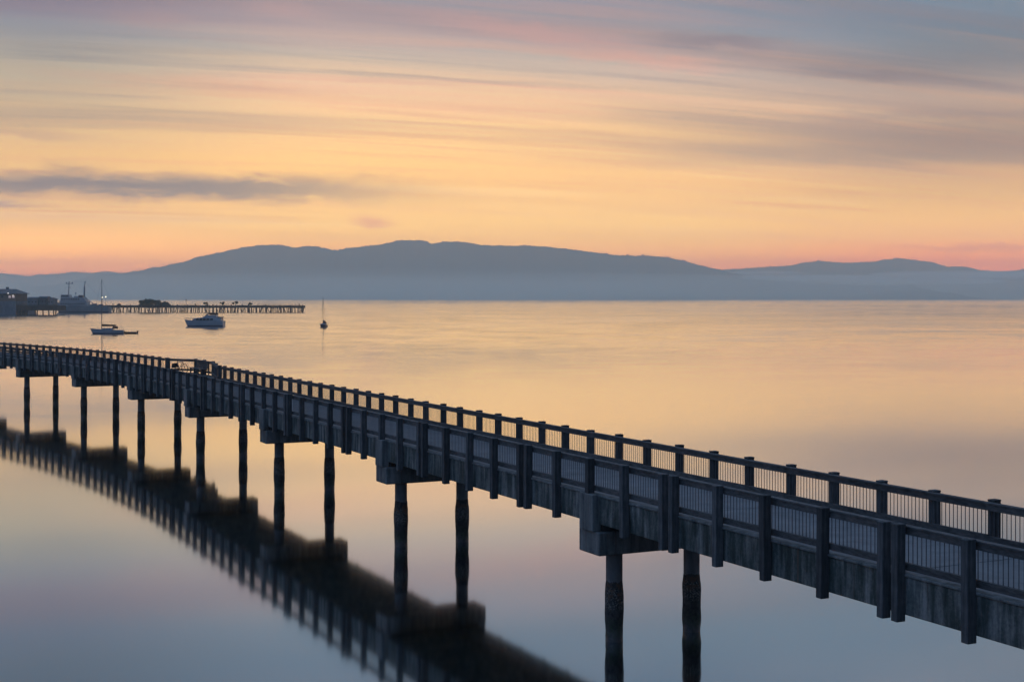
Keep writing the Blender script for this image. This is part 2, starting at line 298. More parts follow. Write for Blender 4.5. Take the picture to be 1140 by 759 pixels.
# ------------------------------------------------------------------ mesh builder
class MB:
    def __init__(s): s.v = []; s.f = []; s.sm = []
    def add(s, vs, fs, smooth=False):
        o = len(s.v); s.v += [Vector(p) for p in vs]
        s.f += [tuple(o + i for i in f) for f in fs]; s.sm += [smooth] * len(fs)
    def box(s, c, size, ax=None):
        """ax: local x direction in plan (unit), box of size (along ax, across, z)"""
        c = Vector(c); ux = Vector((ax[0], ax[1], 0)) if ax is not None else Vector((1, 0, 0))
        uy = Vector((-ux.y, ux.x, 0)); uz = Vector((0, 0, 1))
        h = [q / 2 for q in size]; vs = []
        for sz in (-1, 1):
            for sx, sy in ((-1, -1), (1, -1), (1, 1), (-1, 1)):
                vs.append(c + ux * (sx * h[0]) + uy * (sy * h[1]) + uz * (sz * h[2]))
        s.add(vs, [(3,2,1,0), (4,5,6,7), (0,1,5,4), (1,2,6,5), (2,3,7,6), (3,0,4,7)])
    def hexa(s, bottom, top):
        n = len(bottom); vs = list(bottom) + list(top)
        s.add(vs, [tuple(range(n - 1, -1, -1)), tuple(range(n, 2 * n))] + [(i, (i + 1) % n, n + (i + 1) % n, n + i) for i in range(n)])
    def bar(s, p0, p1, w, h):
        """box beam between two points; w across (horizontal), h in the vertical plane"""
        p0, p1 = Vector(p0), Vector(p1); d = (p1 - p0).normalized()
        up = Vector((0, 0, 1)) if abs(d.z) < 0.95 else Vector((1, 0, 0))
        sx = d.cross(up).normalized() * (w / 2); sy = sx.cross(d).normalized() * (h / 2)
        vs = [p + a * sx + b * sy for p in (p0, p1) for a, b in ((-1, -1), (1, -1), (1, 1), (-1, 1))]
        s.add(vs, [(3,2,1,0), (4,5,6,7), (0,1,5,4), (1,2,6,5), (2,3,7,6), (3,0,4,7)])
    def tube(s, p0, p1, r0, r1=None, n=10, smooth=True):
        r1 = r0 if r1 is None else r1
        p0, p1 = Vector(p0), Vector(p1); d = (p1 - p0).normalized()
        a = d.orthogonal().normalized(); b = d.cross(a)
        vs = []
        for p, r in ((p0, r0), (p1, r1)):
            for i in range(n):
                q = 2 * math.pi * i / n; vs.append(p + (a * math.cos(q) + b * math.sin(q)) * r)
        s.add(vs, [(i, (i + 1) % n, n + (i + 1) % n, n + i) for i in range(n)], smooth)
        s.add(vs[:n], [tuple(range(n - 1, -1, -1))]); s.add(vs[n:], [tuple(range(n))])
    def lathe(s, prof, n=16, off=(0, 0, 0), jit=0.0, seed=0.0):
        rows = []
        for r, z in prof:
            row = []
            for i in range(n):
                q = 2 * math.pi * i / n
                k = 1 + (jit * mnoise.noise(Vector((math.cos(q) * 1.6, math.sin(q) * 1.6, z * 2.2 + seed))) if jit else 0)
                k += jit * 0.8 * mnoise.noise(Vector((math.cos(q) * 5, math.sin(q) * 5, z * 7 + seed))) if jit else 0
                row.append(Vector((r * k * math.cos(q), r * k * math.sin(q), z)) + Vector(off))
            rows.append(row)
        vs = [p for r in rows for p in r]; fs = []
        for j in range(len(rows) - 1):
            for i in range(n):
                fs.append((j * n + i, j * n + (i + 1) % n, (j + 1) * n + (i + 1) % n, (j + 1) * n + i))
        s.add(vs, fs, True)
        s.add(rows[0], [tuple(range(n - 1, -1, -1))]); s.add(rows[-1], [tuple(range(n))])
    def profile(s, pts, y0, y1, tap=None):
        """closed outline in x-z extruded from y0 to y1; tap(x,z)->scale of half width"""
        n = len(pts); vs = []
        for y in (y0, y1):
            for (x, z) in pts:
                k = tap(x, z) if tap else 1.0
                vs.append((x, y * k, z))
        s.add(vs, [tuple(range(n)), tuple(range(2 * n - 1, n - 1, -1))] + [(n + i, n + (i + 1) % n, (i + 1) % n, i) for i in range(n)])
    def loft(s, secs, smooth=True, cap=True):
        n = len(secs[0]); vs = [p for r in secs for p in r]; fs = []
        for j in range(len(secs) - 1):
            for i in range(n - 1):
                fs.append((j * n + i, j * n + i + 1, (j + 1) * n + i + 1, (j + 1) * n + i))
        s.add(vs, fs, smooth)
        # deck closing the section ends
        s.add(vs, [(j * n, (j + 1) * n, (j + 1) * n + n - 1, j * n + n - 1) for j in range(len(secs) - 1)])
        if cap:
            s.add(secs[0], [tuple(range(n))]); s.add(secs[-1], [tuple(range(n - 1, -1, -1))])
    def build(s, name, m, parent=None, bevel=0.0, origin=None):
        me = D.meshes.new(name)
        o = Vector(origin) if origin is not None else Vector((0, 0, 0))
        me.from_pydata([p - o for p in s.v], [], s.f); me.update()
        for p, k in zip(me.polygons, s.sm): p.use_smooth = k
        bm = bmesh.new(); bm.from_mesh(me)
        bmesh.ops.recalc_face_normals(bm, faces=bm.faces)
        if bevel:
            bmesh.ops.bevel(bm, geom=[e for e in bm.edges], offset=bevel, segments=1, affect='EDGES', clamp_overlap=True)
        bm.to_mesh(me); bm.free()
        me.materials.append(m)
        ob = D.objects.new(name, me); COL.objects.link(ob)
        ob.location = o
        if parent: ob.parent = parent
        return ob

def tag(o, label=None, cat=None, group=None, kind=None):
    if label: o['label'] = label
    if cat: o['category'] = cat
    if group: o['group'] = group
    if kind: o['kind'] = kind
    return o
def empty(name, loc, rz=0.0):
    o = D.objects.new(name, None); COL.objects.link(o); o.location = loc; o.rotation_euler = (0, 0, rz)
    o.empty_display_size = 0.5
    return o
def kids(o): return [c for c in COL.objects if c.parent == o]
def copy_tree(o, parent=None):
    c = o.copy(); COL.objects.link(c)
    if parent: c.parent = parent
    for k in kids(o): copy_tree(k, c)
    return c
def at(px, py, dist):     # photo pixel at a depth -> world point
    return Vector(((px - CX) / F * dist, dist, CAMZ + (HZ - py) / F * dist))

# ------------------------------------------------------------------ setting: water, hills
def grid_water():
    b = MB()
    R0, R1 = 95.0, 8600.0
    rows = []; y = R0
    while y < R1: rows.append(y); y *= 1.0 + 1 / 540.0
    rows.append(R1)
    tans = [-1.3 + 2.6 * i / 120 for i in range(121)]
    vs = []
    for y in rows:
        lam = y / 90.0; amp_s = math.radians(5.4) * min(1, max(0, (y - 95) / 330.0)) * min(1, (R1 - y) / 800.0)
        for tq in tans:
            x = tq * y
            ph = 90.0 * 2 * math.pi * math.log(y / R0) + 9.0 * mnoise.noise(Vector((tq * 9, math.log(y) * 9, 0))) + 3.5 * mnoise.noise(Vector((tq * 31, math.log(y) * 30, 4)))
            gust = 0.75 + 0.6 * mnoise.noise(Vector((x / (250 + y * 0.35), y / (60 + y * 0.10), 2.0)))
            vs.append((x, y, WATER + math.sin(ph) * lam * amp_s * gust / (2 * math.pi) * min(1, (1.3 - abs(tq)) * 8)))
    n = len(tans)
    b.add(vs, [(j * n + i, j * n + i + 1, (j + 1) * n + i + 1, (j + 1) * n + i) for j in range(len(rows) - 1) for i in range(n - 1)], True)
    w = WATER; X0, X1 = 1.3 * R0, 1.3 * R1; G = 30000
    for q in (((-G, -8000), (G, -8000), (G, R0), (-G, R0)), ((X0, R0), (G, R0), (G, R1), (X1, R1)), ((-G, R0), (-X0, R0), (-X1, R1), (-G, R1)), ((-G, R1), (G, R1), (G, G), (-G, G))):
        b.add([(p[0], p[1], w) for p in q], [(0, 1, 2, 3)])
    return tag(b.build('water', MT['water']), kind='structure')
grid_water()

def hills(name, pts, dist, front, back, m, rough=10.0, step=1.1, tree=8.0, seed=0.0):
    """pts: silhouette in photo pixels; terrain with its crest at 'dist'"""
    x0, x1 = pts[0][0], pts[-1][0]
    cols = int((x1 - x0) / step) + 1
    def crest(px):
        for (a, ya), (c, yc) in zip(pts, pts[1:]):
            if a <= px <= c:
                k = (px - a) / (c - a); k2 = k * k * (3 - 2 * k); k = 0.5 * k + 0.5 * k2
                return ya + (yc - ya) * k
        return pts[-1][1]
    prof = [(-1.0, -0.03), (-0.93, 0.03), (-0.8, 0.14), (-0.62, 0.32), (-0.45, 0.52), (-0.28, 0.73), (-0.14, 0.90), (-0.05, 0.975), (0.0, 1.0), (0.12, 0.93), (0.4, 0.6), (1.0, -0.03)]
    b = MB(); vs = []
    for i in range(cols):
        px = x0 + (x1 - x0) * i / (cols - 1)
        p = at(px, crest(px), dist); hgt0 = max(p.z - WATER, 2.0)
        soft = max(at(px, sum(crest(min(max(px + 7 * q, x0), x1)) for q in range(-4, 5)) / 9, dist).z - WATER, 2.0)
        for k, (dd, hf) in enumerate(prof):
            hgt = hgt0 if hf > 0.96 else hgt0 + (soft - hgt0) * min(1, (0.96 - hf) * 4)
            d = dist + (dd * front if dd < 0 else dd * back)
            X = p.x * (1.0 + 0.0 * dd)
            nz = mnoise.fractal(Vector((X * 0.0013, d * 0.0013, seed)), 0.8, 2.0, 5)
            z = hgt * hf
            if 0.02 < hf < 0.97: z += nz * hgt * 0.10 * min(1, hf * 3) * (1 - hf) * 2.0
            z += 0.5 * tree * mnoise.noise(Vector((X * 0.02, d * 0.02, seed + 5))) * (1 if hf > 0.9 else 0) * min(1, hgt / 60)
            z += 2.4 * tree * abs(mnoise.noise(Vector((X * 0.028, 3.0, seed + 9)))) * (0.35 + abs(mnoise.noise(Vector((X * 0.007, 8.0, seed)))) * 1.6) * (1 if hf > 0.9 else 0)
            vs.append((X, d, WATER + z))
    n = len(prof)
    b.add(vs, [(i * n + k, (i + 1) * n + k, (i + 1) * n + k + 1, i * n + k + 1) for i in range(cols - 1) for k in range(n - 1)], True)
    return tag(b.build(name, m), kind='structure')
hills('island_hill', [(-40,325),(60,318),(110,306.5),(133,304.6),(151,302.5),(175,297.9),(200,292.6),(224.6,285.6),(245.6,281.4),(260,277.5),(273.7,275),(288,273.4),(301.8,272.6),(312,273),(319.3,274),
    (328,276),(340.4,274),(352,274.6),(361.4,276.1),(368,278),(375.4,279.6),(381,278),(386,276.1),(400,275.4),(412,273.6),(422,272.6),(432,270.5),(443,268),(458,267.6),(470,267.4),(475,268.6),(480,271.6),
    (490,270),(499.3,269),(516.8,269.5),(528,271.4),(538,273.3),(560,273.4),(587,273.7),(605,274.6),(622,276.1),(640,278.6),(660.7,281),(688.8,284.6),(704,285),(716.8,284.6),(741.4,286.2),
    (759,289.8),(780,295.4),(796,299),(820,305),(860,312),(920,320),(1000,328),(1060,332)], 9600, 1300, 1800, MT['hill'], seed=1.0)
hills('distant_hills', [(-160,300),(-60,301),(0,304.2),(17.5,306),(31.6,307.7),(45.6,305.6),(63,305),(84,302.5),(102,303.9),(119,301.8),(133,303.9),(170,306),(260,312)], 13500, 1500, 2500, MT['hill'], seed=4.0, tree=8)
hills('far_island_hill', [(720,312),(780,302.5),(814,299.6),(850,297.6),(877,296),(894.4,292.6),(915,290.9),(940,292.6),(971.6,291.6),(985,289.4),(999.6,287.4),(1024,290.2),(1038,292),(1047,294.6),(1056,297.4),
    (1070,296.5),(1080,298),(1090,301),(1112,302.4),(1128,301.6),(1140,299.6),(1180,296),(1260,301)], 12500, 1300, 2200, MT['hill'], seed=7.0, tree=8)
hills('low_headland', [(700,327),(760,321),(800,318),(860,316.6),(920,317),(964,318.2),(1021,320),(1038,323.5),(1055,326.5),(1073,329.6),(1086,332.6)], 8700, 260, 900, MT['headland'], seed=9.0, tree=14, step=1.2)

# haze: one closed box of thin air, and low banks of fog lying along the far shore
hb = MB(); hb.box((0, 6400, 214), (26000, 19200, 432)); tag(hb.build('haze', MT['haze']), kind='stuff')
def fog(px, py, wpx, hpx, dist, depth, name='fog_bank', m='fog'):
    c = at(px, py, dist); b = MB(); rx = wpx / F * dist / 2; rz = hpx / F * dist / 2
    n, mrows = 36, 24; vs = []
    for j in range(mrows + 1):
        ph = math.pi * j / mrows
        for i in range(n):
            q = 2 * math.pi * i / n
            d = Vector((math.sin(ph) * math.cos(q), math.sin(ph) * math.sin(q), math.cos(ph)))
            k = 1 + 0.25 * mnoise.noise(d * 2.2 + Vector((px * 0.1, py, 0)))
            vs.append((c.x + d.x * rx * k, c.y + d.y * depth * 0.5 * k * math.sin(ph) ** 3, max(c.z + d.z * rz * k, WATER + 0.6)))
    b.add(vs, [(j * n + i, j * n + (i + 1) % n, (j + 1) * n + (i + 1) % n, (j + 1) * n + i) for j in range(mrows) for i in range(n)], True)
    return tag(b.build(name, MT[m]), kind='stuff')
fog(380, 321, 1600, 52, 7900, 560)
fog(905, 309.5, 200, 9, 9400, 420, 'mist', 'mist'); fog(1085, 306, 250, 11, 9400, 420, 'mist', 'mist'); fog(850, 303.5, 90, 4.5, 9600, 300, 'mist', 'mist'); fog(1010, 313, 220, 10, 9200, 420, 'mist', 'mist')

# ------------------------------------------------------------------ bridge alignment
TH = math.atan(755.0 / F)
U0 = Vector((-math.sin(TH), math.cos(TH), 0)); N0 = Vector((math.cos(TH), math.sin(TH), 0))
LC, LN, LF = 22.34, 20.145, 24.53
S_BEND, S_END, KAPPA = 92.0, 150.0, math.radians(0.221)
def heading(s): return TH + KAPPA * (min(max(s, S_BEND), S_END) - S_BEND)
_tab = {}
def centre(s):
    if s <= S_BEND: return U0 * s + N0 * LC
    k = round(s, 3)
    if k not in _tab:
        p = U0 * S_BEND + N0 * LC; n = max(2, int((s - S_BEND) / 0.25)); ds = (s - S_BEND) / n
        for i in range(n):
            h = heading(S_BEND + (i + 0.5) * ds); p = p + Vector((-math.sin(h), math.cos(h), 0)) * ds
        _tab[k] = p
    return _tab[k]
def frame(s):
    h = heading(s); return Vector((-math.sin(h), math.cos(h), 0)), Vector((math.cos(h), math.sin(h), 0))
def P(s, L, z):
    u, n = frame(s); p = centre(s) + n * (L - LC); return Vector((p.x, p.y, z))

BEND0 = 35.8; BENT = 17.34; SEG = 8.67; J0 = 31.45
ZTOP = 4.75
root = empty('boardwalk_bridge', P(60, LC, WATER)); RO = root.location.copy()
tag(root, 'long timber railed concrete walkway on round piles running across the calm bay', 'bridge')
class PB(MB):      # builder in world coordinates for parts of the bridge
    def part(s, name, m, parent=root, bevel=0.0):
        for i, p in enumerate(s.v): s.v[i] = p - RO
        return s.build(name, m, parent, bevel)

def strip(b, s0, s1, L0, L1, z0, z1, nseg=1):
    for i in range(nseg):
        a, c = s0 + (s1 - s0) * i / nseg, s0 + (s1 - s0) * (i + 1) / nseg
        b.hexa([P(a, L0, z0), P(a, L1, z0), P(c, L1, z0), P(c, L0, z0)], [P(a, L0, z1), P(a, L1, z1), P(c, L1, z1), P(c, L0, z1)])

K0, K1 = -6, 20         # segment range along the bridge
for k in range(K0, K1):
    a, c = J0 + SEG * k + 0.02, J0 + SEG * (k + 1) - 0.02
    b = PB(); strip(b, a, c, 20.26, 24.41, 2.83, 3.64); b.part('deck_slab', MT['concrete'], bevel=0.02)
    b = PB(); strip(b, a, c, 20.222, 20.46, 3.642, 3.70); b.part('curb', MT['cap'], bevel=0.012)
    b = PB(); strip(b, a, c, 24.17, 24.43, 3.642, 3.74); b.part('curb', MT['cap'], bevel=0.02)
    b = PB(); strip(b, a, c, 20.465, 24.165, 3.642, 3.675); b.part('walkway', MT['deck'])

def lookout_gap(s): return 96.6 < s < 110.2
LOOK = [(96.5, 24.43), (103.2, 25.9), (107.8, 25.9), (110.4, 24.43)]

def rails(pts, side):
    """top rail, bottom rail and balusters along a list of world points (plan polyline)"""
    bt, bb, bp = PB(), PB(), PB()
    for p0, p1 in zip(pts, pts[1:]):
        p0, p1 = Vector(p0), Vector(p1); p0.z = p1.z = 0
        up = Vector((0, 0, 1)); ln = (p1 - p0).length; d = (p1 - p0) / ln
        bt.bar(p0 + up * 4.595, p1 + up * 4.595, 0.10, 0.15)
        bt.bar(p0 + up * 4.688, p1 + up * 4.688, 0.17, 0.035)
        bb.bar(p0 + up * 3.87, p1 + up * 3.84, 0.09, 0.15)
        n = int(ln / 0.13)
        for i in range(n):
            q = p0 + d * (ln * (i + 0.5) / n)
            bp.box(q + up * 4.23, (0.014, 0.014, 0.60), d)
    bt.part('top_rail', MT['rail']); bb.part('bottom_rail', MT['rail']); bp.part('balusters', MT['metal'])

for k in range(K0, K1):
    a, c = J0 + SEG * k + 0.13, J0 + SEG * (k + 1) - 0.13
    rails([P(a, 20.35, 0), P(c, 20.35, 0)], 0)
# far side: sections of nine bays, broken at the lookout
FSP = 1.927; F0 = 24.2
def fpost(i): return F0 + FSP * i
s = fpost(-24)
i = -24
while fpost(i) < J0 + SEG * K1 - 2:
    a, c = fpost(i), fpost(i + 4)
    if c < 97 or a > 110: rails([P(a, 24.35, 0), P(c, 24.35, 0)], 1)
    else:
        for q in range(4):
            a, c = fpost(i + q), fpost(i + q + 1)
            if c < 96.9 or a > 109.9: rails([P(a, 24.35, 0), P(c, 24.35, 0)], 1)
    i += 4
rails([P(s_, L_ - 0.08, 0) for s_, L_ in LOOK], 2)
b = PB(); b.hexa([P(s_, L_ - 0.02, 3.05) for s_, L_ in reversed(LOOK)], [P(s_, L_ - 0.02, 3.655) for s_, L_ in reversed(LOOK)]); b.part('lookout_platform', MT['concrete'])

# posts: shared mesh, one object each for the hundred that show largest
def post_mesh(z0, z1):
    b = MB(); b.box((0, 0, (z0 + z1) / 2), (0.20, 0.23, z1 - z0))
    b.box((0.0, 0, z1 - 0.012), (0.215, 0.245, 0.04))
    o = b.build('post', MT['timber'], None, 0.012); me = o.data; D.objects.remove(o); return me
PM_LONG, PM_BENT, PM_FAR = post_mesh(2.70, ZTOP), post_mesh(3.72, ZTOP), post_mesh(2.92, ZTOP)
bolts = MB()
spots = []
for k in range(K0, K1):
    for q in range(5):
        s = J0 + SEG * k + 0.225 + q * (SEG - 0.45) / 4
        bent_here = (q == 2) and abs(((s - BEND0) / BENT) - round((s - BEND0) / BENT)) < 0.05
        spots.append((s, LN, PM_BENT if bent_here else PM_LONG))
i = -24
while fpost(i) < J0 + SEG * K1:
    if not lookout_gap(fpost(i)): spots.append((fpost(i), LF, PM_FAR))
    i += 1
for s_, L_ in ((100.0, 25.17), (103.2, 25.95), (105.5, 25.95), (107.8, 25.95), (110.3, 24.5), (96.6, 24.5)): spots.append((s_, L_, PM_FAR))
def inframe(s, L):
    p = P(s, L, ZTOP)
    if p.y < 5: return False
    px = CX + F * p.x / p.y; py = HZ + F * (CAMZ - 4.0) / p.y
    return -6 < px < 1150 and py < 775
vis = sorted([q for q in spots if inframe(q[0], q[1])], key=lambda q: P(q[0], q[1], 0).y)
near100 = vis[:100]; rest = vis[100:] + [q for q in spots if not inframe(q[0], q[1])]
for s_, L_, me in near100:
    o = D.objects.new('post', me); COL.objects.link(o); o.parent = root
    p = P(s_, L_, 0); o.location = Vector((p.x, p.y, random.uniform(-.018, .012))) - RO
    u, n = frame(s_); o.rotation_euler = (random.uniform(-.008,.008), random.uniform(-.008,.008), math.atan2(u.y, u.x) + random.uniform(-.03,.03))
b = PB()
for s_, L_, me in rest:
    u, n = frame(s_); z0 = 3.72 if me is PM_BENT else (2.92 if me is PM_FAR else 2.70)
    b.box(P(s_, L_, (z0 + ZTOP) / 2), (0.20, 0.23, ZTOP - z0), (u.x, u.y))
    b.box(P(s_, L_, ZTOP - 0.01), (0.215, 0.245, 0.04), (u.x, u.y))
tag(b.part('post', MT['timber']), kind='stuff')

# pile bents
k = -3
bents = []
while BEND0 + BENT * k < J0 + SEG * K1:
    bents.append(BEND0 + BENT * k); k += 1
for bi, s_ in enumerate(bents):
    u, n = frame(s_)
    b = PB(); b.box(P(s_, LC + 0.02, 2.275), (1.22, 4.46, 0.69), (u.x, u.y)); cap = b.part('pile_cap', MT['cap'], bevel=0.03)
    for L_ in (20.17, 24.51):
        b = PB(); b.box(P(s_, L_, 3.17), (0.80, 0.30, 1.09), (u.x, u.y)); o = b.part('end_block', MT['cap'], cap, bevel=0.02)
    b = PB()
    b.box(P(s_, LC, 2.725), (0.86, 3.96, 0.206), (u.x, u.y))
    b.part('bearing_pad', MT['pad'], cap)
    for L_ in (21.0, 23.76):
        sd = random.uniform(0, 50); base = P(s_, L_, 0)
        if base.y < 4: continue
        split = 0.95 + random.uniform(-0.12, 0.12)
        b = PB(); b.lathe([(0.25, split - 0.3), (0.25, 1.93)], 20, (base.x, base.y, 0)); pl = b.part('pile', MT['pile'])
        prof = [(0.245, split + 0.12), (0.262, split), (0.272, split - 0.15)]
        z = split - 0.25
        while z > -3.0:
            w = 0.285 + 0.022 * mnoise.noise(Vector((z * 1.4, sd, 0))) - 0.020 * max(0, -z - 0.1)
            prof.append((max(w, 0.25), z)); z -= 0.07
        b = PB(); b.lathe(prof[::-1], 22, (base.x, base.y, 0), 0.045, sd); b.part('barnacle_crust', MT['growth'], pl)
# a utility pipe below the deck edge on the far side
b = PB()
for k in range(K0, K1): b.tube(P(J0 + SEG * k, 23.2, 2.70), P(J0 + SEG * (k + 1), 23.2, 2.70), 0.07, n=8)
b.part('pipe', MT['metal'])

# bicycle leaning at the lookout
def bicycle(loc, rz, lean):
    r = empty('bicycle', loc, rz); r.rotation_euler = (lean, 0, rz)
    tag(r, 'dark parked bicycle leaning by the rail of the walkway lookout', 'bicycle')
    for x in (-0.52, 0.52):
        b = MB(); N = 28
        for i in range(N):
            a0, a1 = 2 * math.pi * i / N, 2 * math.pi * (i + 1) / N
            b.tube((x + 0.34 * math.cos(a0), 0, 0.34 + 0.34 * math.sin(a0)), (x + 0.34 * math.cos(a1), 0, 0.34 + 0.34 * math.sin(a1)), 0.024, n=6)
        w = b.build('wheel', MT['rubber'], r)
        b = MB()
        for i in range(12):
            a0 = 2 * math.pi * i / 12; b.tube((x, 0, 0.34), (x + 0.32 * math.cos(a0), 0, 0.34 + 0.32 * math.sin(a0)), 0.004, n=4)
        b.build('spokes', MT['alu'], w)
    b = MB(); rad = 0.02
    A, B_, C_, H_ = (-0.52, 0, 0.34), (-0.08, 0, 0.30), (-0.22, 0, 0.82), (0.36, 0, 0.84)
    for p, q in ((A, B_), (A, C_), (B_, C_), (C_, H_), (B_, H_), (H_, (0.52, 0, 0.34))): b.tube(p, q, rad, n=8)
    b.tube(H_, (0.34, 0, 0.98), 0.016, n=8); b.build('frame', MT['bikeframe'], r)
    b = MB(); b.tube((0.36, -0.28, 1.0), (0.36, 0.28, 1.0), 0.014, n=8); b.build('handlebar', MT['alu'], r)
    b = MB(); b.tube(C_, (-0.24, 0, 0.93), 0.014, n=8); b.profile([(-0.38,0.93),(-0.12,0.94),(-0.10,0.97),(-0.38,0.985)], -0.07, 0.07); b.build('saddle', MT['rubber'], r)
    b = MB(); b.tube((-0.62, 0, 0.72), (-0.24, 0, 0.72), 0.01, n=6); b.box((-0.50, 0.13, 0.55), (0.32, 0.12, 0.32)); b.box((-0.50, -0.13, 0.55), (0.32, 0.12, 0.32)); b.build('pannier', MT['canvas'], r, 0.02)
p = P(108.4, 25.05, 3.66)
u, n = frame(109); dn = (P(107.8, 25.9, 0) - P(110.4, 24.43, 0)); bicycle(P(108.6, 24.95, 3.66), math.atan2(dn.y, dn.x), 0.12)
# bench at the lookout
def bench(loc, rz):
    r = empty('bench', loc, rz); tag(r, 'long dark plank bench with high solid back at the walkway lookout', 'bench')
    b = MB()
    for i in range(4): b.box((0, -0.22 + i * 0.125, 0.45), (3.3, 0.118, 0.045))
    b.build('seat', MT['rail'], r, 0.006)
    b = MB()
    for i in range(4): b.box((0, 0.27 + 0.02 * i, 0.53 + i * 0.118), (3.3, 0.035, 0.115))
    b.box((0, 0.34, 0.96), (3.3, 0.16, 0.035))
    b.build('backrest', MT['rail'], r, 0.006)
    for x in (-1.5, -0.5, 0.5, 1.5):
        b = MB(); b.box((x, -0.15, 0.2125), (0.09, 0.09, 0.425)); b.box((x, 0.37, 0.47), (0.09, 0.07, 0.94)); b.bar((x, -0.2, 0.395), (x, 0.34, 0.395), 0.06, 0.05)
        b.build('leg', MT['metal'], r)
u, n = frame(105.5); bench(P(105.3, 25.38, 3.66), math.atan2(u.y, u.x) + math.pi)

# ------------------------------------------------------------------ boats
def hull_loft(L, beam, bow_h, stern_h, mid_h, draft, bow_rake, n=14, fine=0.55, stern_w=0.75):
    """bow at -x, waterline z=0; returns sections of half-section points port..starboard"""
    secs = []
    for i in range(n + 1):
        t_ = i / n; x = -L / 2 + L * t_
        w = beam / 2 * (min(1.0, math.sin(math.pi / 2 * min(1, t_ / fine)) ** 0.8) if t_ < fine else 1 - (1 - stern_w) * ((t_ - fine) / (1 - fine)) ** 1.6)
        w = max(w, 0.03)
        sh = bow_h * (1 - t_) ** 2 + stern_h * t_ ** 2 + mid_h * 2 * t_ * (1 - t_)
        rk = bow_rake * (1 - t_) ** 4
        row = []
        for wy, hz, rr in ((-1, 1, 0), (-0.93, 0.5, 0.45), (-0.82, 0.0, 1), (-0.5, -0.7, 1), (0, -1, 1), (0.5, -0.7, 1), (0.82, 0.0, 1), (0.93, 0.5, 0.45), (1, 1, 0)):
            zz = sh * hz if hz >= 0 else draft * hz
            row.append(Vector((x + rk * rr, w * wy, zz)))
        secs.append(row)
    return secs
def hullband(secs, z0, z1, off):
    """a paint band just proud of the hull between two heights"""
    b = MB()
    for side in (1, -1):
        rows = []
        for r in secs:
            pts = r if side == 1 else r[::-1]
            def atz(z):
                for p, q in zip(pts, pts[1:]):
                    if p.z >= z >= q.z and p.z != q.z:
                        k = (p.z - z) / (p.z - q.z); v = p.lerp(q, k); return Vector((v.x, v.y - off * side, z))
                return Vector(pts[2])
            rows.append([atz(z1), atz(z0)])
        vs = [p for r in rows for p in r]
        b.add(vs, [(2 * i, 2 * i + 1, 2 * i + 3, 2 * i + 2) for i in range(len(rows) - 1)])
    return b

